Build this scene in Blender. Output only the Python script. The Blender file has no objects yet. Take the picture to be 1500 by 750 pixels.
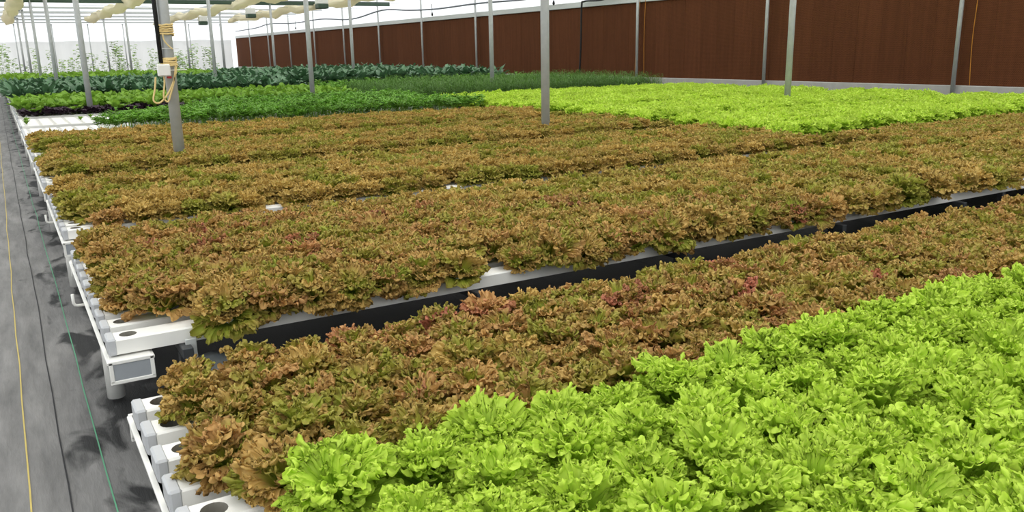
import bpy, math, random
import numpy as np
from mathutils import Matrix, Vector

scene = bpy.context.scene
col = scene.collection
PI = math.pi

# ------------------------------------------------------------------ camera
CAM_H = 1.6
FOC = 1210.0                                  # focal length in pixels of the 1500x750 frame
def _n(v): return v / np.linalg.norm(v)
_dY = _n(np.array([-10 - 750, 88 - 375, FOC]))             # aisle direction
_dX = np.array([2740 - 750, 37 - 375, FOC]); _dX = _n(_dX - _dY * (_dX @ _dY))   # channel direction
_up = np.cross(_dX, _dY)
CM = np.stack([_dX, _dY, _up], 1)             # camera (x right, y down, z forward) from world
cam_d = bpy.data.cameras.new('camera'); cam = bpy.data.objects.new('camera', cam_d); col.objects.link(cam)
cam_d.sensor_fit = 'HORIZONTAL'; cam_d.sensor_width = 36.0; cam_d.lens = FOC / 1500 * 36.0
cam_d.clip_start = 0.05; cam_d.clip_end = 400
r_, d_, f_ = CM[0], CM[1], CM[2]
cam.matrix_world = Matrix(((r_[0], -d_[0], -f_[0], 0), (r_[1], -d_[1], -f_[1], 0), (r_[2], -d_[2], -f_[2], CAM_H), (0, 0, 0, 1)))
scene.camera = cam
def proj(p):
    q = CM @ (np.array(p) - np.array([0, 0, CAM_H]))
    return (750 + FOC * q[0] / q[2], 375 + FOC * q[1] / q[2], q[2])

# ------------------------------------------------------------------ sky, exposure
w = bpy.data.worlds.new('overcast_sky'); scene.world = w; w.use_nodes = True
bg = w.node_tree.nodes['Background']; bg.inputs[0].default_value = (0.93, 0.97, 1.0, 1); bg.inputs[1].default_value = 3.0
sun_d = bpy.data.lights.new('hazy_sun', 'SUN'); sun = bpy.data.objects.new('hazy_sun', sun_d); col.objects.link(sun)
sun_d.energy = 7.0; sun_d.angle = math.radians(30); sun_d.color = (1, 0.98, 0.93)
sun.rotation_euler = (math.radians(-12), math.radians(14), 0)
vs = scene.view_settings
vs.view_transform = 'Standard'; vs.look = 'None'; vs.gamma = 1.0; vs.use_curve_mapping = False; vs.exposure = -1.0

# ------------------------------------------------------------------ helpers
R = random.Random(7)
def mk_mat(name):
    m = bpy.data.materials.new(name); m.use_nodes = True
    nt = m.node_tree; nt.nodes.clear()
    return m, nt, nt.nodes, nt.links
def s2l(c):
    return tuple(((v / 12.92) if v <= 0.04045 else ((v + 0.055) / 1.055) ** 2.4) for v in [x / 255 for x in c]) + (1,)
def plain(name, rgb, rough=0.5, metal=0.0, noise=0.06, scale=20, bump=0.0, spec=0.4):
    m, nt, N, Lk = mk_mat(name)
    out = N.new('ShaderNodeOutputMaterial'); b = N.new('ShaderNodeBsdfPrincipled')
    b.inputs['Roughness'].default_value = rough; b.inputs['Metallic'].default_value = metal
    b.inputs['Specular IOR Level'].default_value = spec
    tc = N.new('ShaderNodeTexCoord'); nz = N.new('ShaderNodeTexNoise'); nz.inputs['Scale'].default_value = scale; nz.inputs['Detail'].default_value = 4
    Lk.new(tc.outputs['Object'], nz.inputs['Vector'])
    mx = N.new('ShaderNodeMix'); mx.data_type = 'RGBA'
    c = s2l(rgb)
    mx.inputs['A'].default_value = tuple(v * (1 - noise * 2) for v in c[:3]) + (1,)
    mx.inputs['B'].default_value = tuple(min(1, v * (1 + noise * 2)) for v in c[:3]) + (1,)
    Lk.new(nz.outputs['Fac'], mx.inputs['Factor']); Lk.new(mx.outputs['Result'], b.inputs['Base Color'])
    if bump:
        bp = N.new('ShaderNodeBump'); bp.inputs['Strength'].default_value = bump; bp.inputs['Distance'].default_value = 0.01
        Lk.new(nz.outputs['Fac'], bp.inputs['Height']); Lk.new(bp.outputs['Normal'], b.inputs['Normal'])
    Lk.new(b.outputs[0], out.inputs[0])
    return m

class MB:
    """collects polygons, then links them as one mesh object"""
    def __init__(s): s.v = []; s.f = []; s.mi = []; s.sm = []
    def add(s, vs_, fs, mi=0, smooth=False):
        o = len(s.v); s.v += [tuple(p) for p in vs_]; s.f += [tuple(i + o for i in f) for f in fs]
        s.mi += [mi] * len(fs); s.sm += [smooth] * len(fs); return s
    def box(s, x0, x1, y0, y1, z0, z1, mi=0):
        return s.add([(x0,y0,z0),(x1,y0,z0),(x1,y1,z0),(x0,y1,z0),(x0,y0,z1),(x1,y0,z1),(x1,y1,z1),(x0,y1,z1)],
              [(0,3,2,1),(4,5,6,7),(0,1,5,4),(1,2,6,5),(2,3,7,6),(3,0,4,7)], mi)
    def bbox(s, x0, x1, y0, y1, z0, z1, b=0.004, mi=0):
        """box with chamfered edges"""
        vs_ = []; idx = {}
        for ix in (0, 1):
            for iy in (0, 1):
                for iz in (0, 1):
                    X, Y, Z = (x0, x1)[ix], (y0, y1)[iy], (z0, z1)[iz]
                    dx, dy, dz = (b, -b)[ix], (b, -b)[iy], (b, -b)[iz]
                    idx[ix, iy, iz] = len(vs_)
                    vs_ += [(X, Y + dy, Z + dz), (X + dx, Y, Z + dz), (X + dx, Y + dy, Z)]
        g = lambda a, k: idx[a] + k
        fs = []
        for sgn in (0, 1):
            q = [(sgn,0,0),(sgn,1,0),(sgn,1,1),(sgn,0,1)]; fs.append(tuple(g(a, 0) for a in (q if sgn else q[::-1])))
            q = [(0,sgn,0),(1,sgn,0),(1,sgn,1),(0,sgn,1)]; fs.append(tuple(g(a, 1) for a in (q[::-1] if sgn else q)))
            q = [(0,0,sgn),(1,0,sgn),(1,1,sgn),(0,1,sgn)]; fs.append(tuple(g(a, 2) for a in (q if sgn else q[::-1])))
        for a in (0, 1):
            for c in (0, 1):
                fs.append((g((a,c,0),0), g((a,c,1),0), g((a,c,1),1), g((a,c,0),1)))
                fs.append((g((a,0,c),0), g((a,1,c),0), g((a,1,c),2), g((a,0,c),2)))
                fs.append((g((0,a,c),1), g((1,a,c),1), g((1,a,c),2), g((0,a,c),2)))
                for d in (0, 1): fs.append((g((a,c,d),0), g((a,c,d),1), g((a,c,d),2)))
        return s.add(vs_, fs, mi)
    def tube(s, pts, r, n=8, mi=0, cap=True):
        pts = [Vector(p) for p in pts]; vs_ = []; fs = []
        rr = r if isinstance(r, (list, tuple)) else [r] * len(pts)
        ref = None
        for i, p in enumerate(pts):
            t = (pts[min(i + 1, len(pts) - 1)] - pts[max(i - 1, 0)]).normalized()
            if ref is None:
                ref = Vector((1, 0, 0)) if abs(t.x) < 0.9 else Vector((0, 1, 0))
            a = (ref - t * ref.dot(t)).normalized(); ref = a; b = t.cross(a)
            for k in range(n):
                an = 2 * PI * k / n; vs_.append(p + (a * math.cos(an) + b * math.sin(an)) * rr[i])
        for i in range(len(pts) - 1):
            for k in range(n):
                fs.append((i*n+k, i*n+(k+1)%n, (i+1)*n+(k+1)%n, (i+1)*n+k))
        s.add(vs_, fs, mi, True)
        if cap:
            o = len(s.v) - len(vs_)
            s.f.append(tuple(o + k for k in reversed(range(n)))); s.f.append(tuple(o + (len(pts)-1)*n + k for k in range(n)))
            s.mi += [mi, mi]; s.sm += [False, False]
        return s
    def mesh(s, name, mats):
        me = bpy.data.meshes.new(name); me.from_pydata(s.v, [], s.f)
        for m in (mats if isinstance(mats, (list, tuple)) else [mats]): me.materials.append(m)
        me.polygons.foreach_set('material_index', s.mi); me.polygons.foreach_set('use_smooth', s.sm)
        me.update(); return me
    def build(s, name, mats, parent=None, loc=None):
        return link(name, s.mesh(name, mats), parent, loc)
def link(name, me, parent=None, loc=None):
    o = bpy.data.objects.new(name, me); col.objects.link(o)
    if parent is not None: o.parent = parent
    if loc is not None: o.location = loc
    return o
def tag(o, label=None, cat=None, group=None, kind=None):
    if label: o['label'] = label
    if cat: o['category'] = cat
    if group: o['group'] = group
    if kind: o['kind'] = kind
    return o
def empty(name, loc):
    o = bpy.data.objects.new(name, None); o.empty_display_size = 0.05; col.objects.link(o); o.location = loc; return o

# ------------------------------------------------------------------ materials
M = {}
M['white'] = plain('white_plastic', (232, 230, 224), 0.35, noise=0.03, scale=9)
M['cap'] = plain('grey_white_plastic', (180, 181, 183), 0.45, noise=0.03)
M['grey_panel'] = plain('grey_plastic_panel', (150, 154, 158), 0.45, noise=0.04)
M['cup'] = plain('grey_hole', (138, 134, 124), 0.7, noise=0.1)
M['steel'] = plain('galvanised_steel', (172, 174, 172), 0.5, 0.25, 0.08, 14)
M['leg'] = plain('dark_steel_leg', (64, 66, 68), 0.5, 0.3, 0.1)
M['alu'] = plain('aluminium_trim', (196, 198, 196), 0.45, 0.2, 0.04)
M['rope'] = plain('cream_rope', (226, 200, 140), 0.9, noise=0.15, scale=120)
M['black'] = plain('black_rubber', (24, 24, 25), 0.6)
M['red'] = plain('red_plastic', (150, 30, 30), 0.5)
M['orange'] = plain('orange_cord', (196, 130, 44), 0.8)
M['cable'] = plain('grey_cable', (112, 116, 122), 0.6)
M['darkgreen'] = plain('dark_green_metal', (58, 78, 62), 0.5)
M['concrete'] = plain('pale_concrete', (176, 174, 170), 0.8, noise=0.08, scale=8)
M['yellow_line'] = plain('yellow_thread', (190, 170, 96), 0.8)
M['green_line'] = plain('green_thread', (92, 158, 122), 0.8)
M['black_line'] = plain('dark_thread', (40, 40, 42), 0.8)
M['pipe'] = plain('dark_pipe', (62, 66, 68), 0.55)
M['stem'] = plain('pale_stem', (150, 170, 110), 0.6)

def film(name, rgb, transp, refl=0.2):
    m, nt, N, Lk = mk_mat(name)
    out = N.new('ShaderNodeOutputMaterial'); t = N.new('ShaderNodeBsdfTranslucent'); d = N.new('ShaderNodeBsdfDiffuse'); tr = N.new('ShaderNodeBsdfTransparent')
    t.inputs[0].default_value = rgb; d.inputs[0].default_value = rgb
    a = N.new('ShaderNodeMixShader'); a.inputs[0].default_value = refl; b = N.new('ShaderNodeMixShader'); b.inputs[0].default_value = transp
    Lk.new(t.outputs[0], a.inputs[1]); Lk.new(d.outputs[0], a.inputs[2]); Lk.new(a.outputs[0], b.inputs[1]); Lk.new(tr.outputs[0], b.inputs[2]); Lk.new(b.outputs[0], out.inputs[0])
    return m
M['film'] = film('greenhouse_film', (0.9, 0.9, 0.88, 1), 0.25)
M['wallfilm'] = film('greenhouse_wall_film', (0.9, 0.91, 0.92, 1), 0.1)

M['tarp'] = film('white_tarpaulin', (0.74, 0.73, 0.71, 1), 0.0, 0.6)
M['cream'] = film('cream_shade_cloth', (0.84, 0.79, 0.63, 1), 0.0, 0.45)

def mat_ground():
    m, nt, N, Lk = mk_mat('woven_weed_mat')
    out = N.new('ShaderNodeOutputMaterial'); b = N.new('ShaderNodeBsdfPrincipled'); tc = N.new('ShaderNodeTexCoord')
    b.inputs['Roughness'].default_value = 0.75; b.inputs['Specular IOR Level'].default_value = 0.25
    mp = N.new('ShaderNodeMapping'); mp.inputs['Scale'].default_value = (9, 1.6, 1); Lk.new(tc.outputs['Object'], mp.inputs[0])
    n1 = N.new('ShaderNodeTexNoise'); n1.inputs['Scale'].default_value = 1.0; n1.inputs['Detail'].default_value = 8; n1.inputs['Roughness'].default_value = 0.65
    Lk.new(mp.outputs[0], n1.inputs['Vector'])
    mp2 = N.new('ShaderNodeMapping'); mp2.inputs['Scale'].default_value = (3.0, 1.3, 1); Lk.new(tc.outputs['Object'], mp2.inputs[0])
    n2 = N.new('ShaderNodeTexNoise'); n2.inputs['Scale'].default_value = 1.7; n2.inputs['Detail'].default_value = 6; n2.inputs['Distortion'].default_value = 0.6
    Lk.new(mp2.outputs[0], n2.inputs['Vector'])
    c1 = N.new('ShaderNodeValToRGB'); c1.color_ramp.elements[0].position = 0.3; c1.color_ramp.elements[1].position = 0.72
    c1.color_ramp.elements[0].color = s2l((98, 97, 96)); c1.color_ramp.elements[1].color = s2l((140, 138, 136)); Lk.new(n1.outputs['Fac'], c1.inputs[0])
    # wet dark stains; they lie in a strip along the bench ends (x about 0.1 to 0.5); past that the mat turns near black, under benches and in gaps
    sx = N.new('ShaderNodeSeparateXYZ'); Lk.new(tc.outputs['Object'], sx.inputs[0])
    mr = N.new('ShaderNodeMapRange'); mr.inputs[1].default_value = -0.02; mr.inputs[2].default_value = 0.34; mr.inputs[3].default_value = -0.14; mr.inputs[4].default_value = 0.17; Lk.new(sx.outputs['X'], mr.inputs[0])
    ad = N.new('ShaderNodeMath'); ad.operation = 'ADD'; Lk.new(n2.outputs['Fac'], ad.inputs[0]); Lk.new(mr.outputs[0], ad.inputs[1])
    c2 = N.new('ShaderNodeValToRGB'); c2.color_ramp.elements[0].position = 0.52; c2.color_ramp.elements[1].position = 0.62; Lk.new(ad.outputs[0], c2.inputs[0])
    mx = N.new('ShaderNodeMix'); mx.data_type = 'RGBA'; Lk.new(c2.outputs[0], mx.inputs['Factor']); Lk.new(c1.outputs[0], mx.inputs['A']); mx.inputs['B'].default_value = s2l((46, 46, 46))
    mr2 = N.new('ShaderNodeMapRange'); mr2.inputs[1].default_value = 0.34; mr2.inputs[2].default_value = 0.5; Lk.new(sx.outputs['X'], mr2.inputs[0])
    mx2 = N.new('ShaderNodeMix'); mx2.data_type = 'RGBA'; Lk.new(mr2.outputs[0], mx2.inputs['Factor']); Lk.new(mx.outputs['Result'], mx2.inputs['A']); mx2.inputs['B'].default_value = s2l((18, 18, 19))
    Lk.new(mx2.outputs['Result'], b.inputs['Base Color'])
    wv = N.new('ShaderNodeTexWave'); wv.bands_direction = 'Y'; wv.inputs['Scale'].default_value = 60; wv.inputs['Distortion'].default_value = 3; Lk.new(tc.outputs['Object'], wv.inputs[0])
    bp = N.new('ShaderNodeBump'); bp.inputs['Strength'].default_value = 0.25; bp.inputs['Distance'].default_value = 0.004; Lk.new(wv.outputs['Fac'], bp.inputs['Height'])
    bp2 = N.new('ShaderNodeBump'); bp2.inputs['Strength'].default_value = 0.5; bp2.inputs['Distance'].default_value = 0.03; Lk.new(n1.outputs['Fac'], bp2.inputs['Height']); Lk.new(bp.outputs[0], bp2.inputs['Normal'])
    Lk.new(bp2.outputs[0], b.inputs['Normal']); Lk.new(b.outputs[0], out.inputs[0])
    return m
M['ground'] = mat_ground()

def mat_pad():
    """corrugated cellulose: fine slanted flutes with small open cells"""
    m, nt, N, Lk = mk_mat('brown_cooling_pad')
    out = N.new('ShaderNodeOutputMaterial'); b = N.new('ShaderNodeBsdfPrincipled'); b.inputs['Roughness'].default_value = 0.9; b.inputs['Specular IOR Level'].default_value = 0.08
    tc = N.new('ShaderNodeTexCoord'); oi = N.new('ShaderNodeObjectInfo')
    gm = N.new('ShaderNodeNewGeometry')
    bk = N.new('ShaderNodeTexBrick'); bk.inputs['Scale'].default_value = 1.0; bk.inputs['Brick Width'].default_value = 0.034; bk.inputs['Row Height'].default_value = 0.02; bk.inputs['Mortar Size'].default_value = 0.0035; bk.inputs['Mortar Smooth'].default_value = 0.6
    sp = N.new('ShaderNodeSeparateXYZ'); cb = N.new('ShaderNodeCombineXYZ'); Lk.new(gm.outputs['Position'], sp.inputs[0]); Lk.new(sp.outputs['Y'], cb.inputs['X']); Lk.new(sp.outputs['Z'], cb.inputs['Y'])
    Lk.new(cb.outputs[0], bk.inputs['Vector'])
    bk.inputs['Color1'].default_value = s2l((76, 45, 28)); bk.inputs['Color2'].default_value = s2l((86, 51, 32)); bk.inputs['Mortar'].default_value = s2l((114, 70, 45))
    mp = N.new('ShaderNodeMapping'); mp.inputs['Scale'].default_value = (6, 6, 0.35); Lk.new(gm.outputs['Position'], mp.inputs[0])
    nz = N.new('ShaderNodeTexNoise'); nz.inputs['Scale'].default_value = 2.0; nz.inputs['Detail'].default_value = 5; Lk.new(mp.outputs[0], nz.inputs['Vector'])
    mr = N.new('ShaderNodeMapRange'); mr.inputs[3].default_value = 0.72; mr.inputs[4].default_value = 1.22; Lk.new(nz.outputs['Fac'], mr.inputs[0])
    rr = N.new('ShaderNodeMapRange'); rr.inputs[3].default_value = 0.94; rr.inputs[4].default_value = 1.06; Lk.new(oi.outputs['Random'], rr.inputs[0])
    ml = N.new('ShaderNodeMath'); ml.operation = 'MULTIPLY'; Lk.new(mr.outputs[0], ml.inputs[0]); Lk.new(rr.outputs[0], ml.inputs[1])
    vm = N.new('ShaderNodeVectorMath'); vm.operation = 'SCALE'; Lk.new(bk.outputs['Color'], vm.inputs[0]); Lk.new(ml.outputs[0], vm.inputs['Scale'])
    Lk.new(vm.outputs[0], b.inputs['Base Color'])
    bp = N.new('ShaderNodeBump'); bp.inputs['Strength'].default_value = 0.6; bp.inputs['Distance'].default_value = 0.01; Lk.new(bk.outputs['Fac'], bp.inputs['Height']); Lk.new(bp.outputs[0], b.inputs['Normal'])
    Lk.new(b.outputs[0], out.inputs[0])
    return m
M['pad'] = mat_pad()

def mat_leaf(name, base, mid, tip, tip_alt=None, transl=0.35, var=0.25, p1=0.45, p2=0.85, rough=0.55, noise_amt=0.35):
    """base colour at the stalk, mid colour in the blade, tip colour on the margin (the plant's own pigment);
    attribute tip runs 0..1 from stalk to margin; tip_alt is the redder pigment that some plants carry (custom property tint)"""
    m, nt, N, Lk = mk_mat(name)
    out = N.new('ShaderNodeOutputMaterial')
    at = N.new('ShaderNodeAttribute'); at.attribute_name = 'tip'
    gm = N.new('ShaderNodeNewGeometry'); oi = N.new('ShaderNodeObjectInfo')
    nz = N.new('ShaderNodeTexNoise'); nz.inputs['Scale'].default_value = 22; nz.inputs['Detail'].default_value = 3; Lk.new(gm.outputs['Position'], nz.inputs['Vector'])
    a = N.new('ShaderNodeMath'); a.operation = 'MULTIPLY_ADD'; Lk.new(nz.outputs['Fac'], a.inputs[0]); a.inputs[1].default_value = noise_amt; Lk.new(at.outputs['Fac'], a.inputs[2])
    s = N.new('ShaderNodeMath'); s.operation = 'SUBTRACT'; Lk.new(a.outputs[0], s.inputs[0]); s.inputs[1].default_value = noise_amt * 0.5
    # per-plant shift of how far the margin pigment reaches
    rv = N.new('ShaderNodeMapRange'); rv.inputs[3].default_value = -var * 0.6; rv.inputs[4].default_value = var * 0.6; Lk.new(oi.outputs['Random'], rv.inputs[0])
    s2 = N.new('ShaderNodeMath'); s2.operation = 'ADD'; Lk.new(s.outputs[0], s2.inputs[0]); Lk.new(rv.outputs[0], s2.inputs[1])
    cr = N.new('ShaderNodeValToRGB'); e = cr.color_ramp.elements
    e[0].position = 0.08; e[0].color = s2l(base); e[1].position = p2; e[1].color = s2l(tip)
    k = e.new(p1); k.color = s2l(mid)
    Lk.new(s2.outputs[0], cr.inputs[0])
    colr = cr.outputs[0]
    if tip_alt:
        ta = N.new('ShaderNodeAttribute'); ta.attribute_type = 'OBJECT'; ta.attribute_name = 'tint'
        mr = N.new('ShaderNodeMapRange'); mr.inputs[1].default_value = p1; mr.inputs[2].default_value = p2; Lk.new(s2.outputs[0], mr.inputs[0])
        ml = N.new('ShaderNodeMath'); ml.operation = 'MULTIPLY'; Lk.new(ta.outputs['Fac'], ml.inputs[0]); Lk.new(mr.outputs[0], ml.inputs[1])
        mx = N.new('ShaderNodeMix'); mx.data_type = 'RGBA'; Lk.new(ml.outputs[0], mx.inputs['Factor']); Lk.new(colr, mx.inputs['A']); mx.inputs['B'].default_value = s2l(tip_alt); colr = mx.outputs['Result']
    hv = N.new('ShaderNodeHueSaturation'); Lk.new(colr, hv.inputs['Color'])
    rr = N.new('ShaderNodeMapRange'); rr.inputs[3].default_value = 1 - var * 0.5; rr.inputs[4].default_value = 1 + var * 0.5; Lk.new(oi.outputs['Random'], rr.inputs[0]); Lk.new(rr.outputs[0], hv.inputs['Value'])
    b = N.new('ShaderNodeBsdfPrincipled'); b.inputs['Roughness'].default_value = rough; b.inputs['Specular IOR Level'].default_value = 0.25; Lk.new(hv.outputs[0], b.inputs['Base Color'])
    t = N.new('ShaderNodeBsdfTranslucent'); Lk.new(hv.outputs[0], t.inputs[0])
    x = N.new('ShaderNodeMixShader'); x.inputs[0].default_value = transl; Lk.new(b.outputs[0], x.inputs[1]); Lk.new(t.outputs[0], x.inputs[2]); Lk.new(x.outputs[0], out.inputs[0])
    return m
M['lettuce_green'] = mat_leaf('green_lettuce_leaf', (170, 196, 80), (168, 206, 56), (200, 226, 84), var=0.14, transl=0.32)
M['lettuce_brown'] = mat_leaf('brown_lettuce_leaf', (124, 150, 44), (184, 190, 70), (186, 157, 86), tip_alt=(178, 112, 86), var=0.55, transl=0.25, p1=0.52, p2=1.0)
M['parsley'] = mat_leaf('parsley_leaf', (140, 175, 70), (92, 138, 40), (108, 156, 50), var=0.3, transl=0.3)
M['kale'] = mat_leaf('kale_leaf', (118, 146, 100), (56, 94, 60), (84, 118, 84), var=0.35, transl=0.15, rough=0.4)
M['romaine'] = mat_leaf('romaine_leaf', (150, 185, 84), (106, 148, 48), (126, 164, 58), var=0.3, transl=0.3)
M['purple'] = mat_leaf('purple_leaf', (80, 90, 50), (62, 44, 56), (54, 36, 50), var=0.4, transl=0.1)
M['dill'] = mat_leaf('dill_leaf', (100, 138, 60), (76, 112, 42), (86, 124, 46), var=0.3, transl=0.2)
M['vine'] = mat_leaf('vine_leaf', (150, 170, 110), (128, 160, 84), (150, 178, 96), var=0.5, transl=0.4)

# ================================================================== STRUCTURE
X_WALL, Y_BACK, X_LEFT, Y_FRONT = 15.65, 65.0, -7.0, -6.0
Z_EAVE = 3.95
def struct(name, mb, mats, label=None, parent=None):
    o = mb.build(name, mats, parent)
    if parent is None: tag(o, label, None, None, 'structure')
    return o
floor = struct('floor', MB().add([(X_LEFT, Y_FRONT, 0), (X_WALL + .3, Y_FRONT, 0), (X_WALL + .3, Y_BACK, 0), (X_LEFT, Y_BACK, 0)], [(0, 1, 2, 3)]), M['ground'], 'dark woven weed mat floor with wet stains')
for nm, x, wd, mt in (('yellow_thread', -0.115, 0.006, 'yellow_line'), ('green_thread', 0.158, 0.005, 'green_line'), ('dark_thread', 0.02, 0.006, 'black_line'),
                      ('dark_thread', -0.3, 0.006, 'black_line'), ('dark_thread', -0.62, 0.006, 'black_line'), ('yellow_thread', -0.85, 0.006, 'yellow_line')):
    mb = MB(); q = random.Random(x); n = 80; vv = []
    for i in range(n + 1):
        y = -2 + 64 * (i / n) ** 1.6; dx = x + q.uniform(-1, 1) * 0.006
        vv += [(dx - wd / 2, y, 0.004), (dx + wd / 2, y, 0.004)]
    mb.add(vv, [(2*i, 2*i+1, 2*i+3, 2*i+2) for i in range(n)]); mb.build(nm, M[mt], floor)

# ---- wall with cooling pads
PZ0, PZ1 = 0.80, 2.84
wr = MB(); wr.add([(X_WALL + .16, Y_FRONT, PZ1 + .1), (X_WALL + .16, Y_BACK, PZ1 + .1), (X_WALL + .16, Y_BACK, Z_EAVE + .6), (X_WALL + .16, Y_FRONT, Z_EAVE + .6)], [(0, 1, 2, 3)])
wall_right = struct('wall_right', wr, M['wallfilm'], 'white translucent film wall above brown cooling pads')
POSTY = [9.3 + 4.65 * k for k in range(-3, 13)]
pw = 4.65 / 8
pad_me = None
k = 0
y = POSTY[0]
while y < Y_BACK - 0.2:
    if pad_me is None:
        mb = MB(); nseg = 10
        mb.bbox(0, 0.15, 0.001, pw - 0.001, 0, PZ1 - PZ0, 0.003); pad_me = mb.mesh('cooling_pad', M['pad'])
    o = link('cooling_pad', pad_me, wall_right, (X_WALL + R.uniform(0, 0.004), y, PZ0)); y += pw
t1 = struct('trim_1', MB().bbox(X_WALL - .05, X_WALL + .17, Y_FRONT, Y_BACK, PZ1, PZ1 + .17, .01), M['alu'], 'pale metal rail along the top of the cooling pads')
t2 = struct('trim_2', MB().bbox(X_WALL - .1, X_WALL + .17, Y_FRONT, Y_BACK, 0, PZ0, .01), M['concrete'], 'pale low sill wall under the cooling pads')

# ---- other walls (film), back wall with tarpaulin
wb = MB(); wb.add([(X_LEFT, Y_BACK, 2.7), (X_WALL + .16, Y_BACK, 2.7), (X_WALL + .16, Y_BACK, 7), (X_LEFT, Y_BACK, 7)], [(0, 1, 2, 3)])
wall_back = struct('wall_back', wb, M['wallfilm'], 'white translucent film wall at the far end')
mb = MB(); n = 240; vv = []
for i in range(n + 1):
    x = X_LEFT + (X_WALL - 0.4 - X_LEFT) * i / n; q = 0.03 * math.sin(i * 0.7) + 0.02 * math.sin(i * 0.29)
    vv += [(x, Y_BACK - .12 + q * 1.5, 0.0), (x, Y_BACK - .1 + q, 2.74 + 0.03 * math.sin(i * 0.21))]
mb.add(vv, [(2*i, 2*i+2, 2*i+3, 2*i+1) for i in range(n)], 0, True)
tp = mb.build('tarpaulin_curtain', M['tarp'], wall_back)
wl = MB(); wl.add([(X_LEFT, Y_FRONT, 0), (X_LEFT, Y_BACK, 0), (X_LEFT, Y_BACK, Z_EAVE + .6), (X_LEFT, Y_FRONT, Z_EAVE + .6)], [(0, 1, 2, 3)])
struct('wall_left', wl, M['wallfilm'], 'white film side wall beyond the aisle')
wf = MB(); wf.add([(X_LEFT, Y_FRONT, 0), (X_WALL + .16, Y_FRONT, 0), (X_WALL + .16, Y_FRONT, 7), (X_LEFT, Y_FRONT, 7)], [(0, 1, 2, 3)])
struct('wall_front', wf, M['wallfilm'], 'white film end wall')
# ---- roof: arched film spans running along the aisle
mb = MB(); spans = [(X_LEFT, 1.45), (1.45, 10.3), (10.3, X_WALL + .16)]
for a, b in spans:
    n = 14; vv = []
    h = 0.24 * (b - a)
    for i in range(n + 1):
        t = i / n; vv += [(a + (b - a) * t, Y_FRONT, Z_EAVE + .55 + h * math.sin(PI * t) ** .8), (a + (b - a) * t, Y_BACK, Z_EAVE + .55 + h * math.sin(PI * t) ** .8)]
    mb.add(vv, [(2*i, 2*i+2, 2*i+3, 2*i+1) for i in range(n)], 0, True)
ceiling = struct('ceiling', mb, M['film'], 'arched white translucent film roof')
for i, y in enumerate([8.5 + 4.65 * k for k in range(-3, 13)]):
    dark = abs(y - 36.4) < 0.1
    mb = MB().bbox(X_LEFT + .05, X_WALL + .1, y - .05, y + .05, Z_EAVE - (.3 if dark else .05), Z_EAVE + (-.12 if dark else .04), .01)
    mb.build('roof_beam', M['darkgreen'] if dark else M['alu'], ceiling)
for y in np.arange(26.0, 64, 2.325):
    MB().tube([(X_LEFT + .05, y, Z_EAVE - .22), (X_WALL + .1, y, Z_EAVE - .22)], 0.007, 5).build('roof_wire', M['cable'], ceiling)
for xg in (1.45, 5.8, 10.3):
    MB().bbox(xg - .08, xg + .08, Y_FRONT + .1, Y_BACK - .2, Z_EAVE + .08, Z_EAVE + .3, .01).build('gutter', M['alu'], ceiling)

# ================================================================== POSTS
def post(x, y, rad, z1, label, group, name='steel_post', mat='steel'):
    mb = MB(); mb.tube([(0, 0, 0), (0, 0, z1)], rad, 14)
    o = empty(name, (x, y, 0)); mb.build('pole', M[mat], o)
    MB().bbox(-rad * 1.7, rad * 1.7, -rad * 1.7, rad * 1.7, 0, 0.012, .002).build('base_plate', M[mat], o)
    MB().bbox(-rad * 1.4, rad * 1.4, -rad * 1.4, rad * 1.4, z1, z1 + 0.02, .002).build('top_plate', M[mat], o)
    tag(o, label, 'post', group); return o
beds_at = {0: 'brown lettuce bed', 1: 'empty white channels and parsley', 2: 'blue-green kale bed'}
for iy in range(0, 6):
    y0p = 8.5 + 9.3 * iy
    for ix, x in enumerate(((1.41, 5.66, 11.31) if iy == 0 else (1.45, 5.8, 10.3))):
        if iy == 0:
            lab = ('grey steel post wound with cream rope in the brown lettuce bed', 'plain grey steel post in brown lettuce beside the bright green lettuce', 'grey steel post rising from the far bright green lettuce bed')[ix]; g = None
        elif iy == 1:
            lab = ('grey steel post standing by the empty white channels', 'grey steel post between parsley and kale beds', 'grey steel post in the feathery dill bed')[ix]; g = None
        elif iy == 2:
            lab = ('grey steel post in kale bed nearest the aisle', 'grey steel post in the middle of the kale bed', 'grey steel post in kale near the brown pads')[ix]; g = None
        else:
            lab = 'slender grey steel post beyond the kale bed'; g = 'far roof posts'
        post(x, 9.65 if (iy == 0 and ix == 2) else y0p, 0.052, Z_EAVE - .12, lab, g)
for i, y in enumerate(POSTY[3:-1]):
    o = post(X_WALL - .16, y, 0.04, Z_EAVE + .4, 'pale steel wall post in front of the brown cooling pads', 'pad wall posts', 'wall_post')
for i in range(9):                                           # thin posts of the far wall
    x = -2.9 + 2.175 * i
    post(x, Y_BACK - .35, 0.035, Z_EAVE - .12, 'thin steel post against the white end curtain', 'end wall posts', 'end_wall_post')

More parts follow.
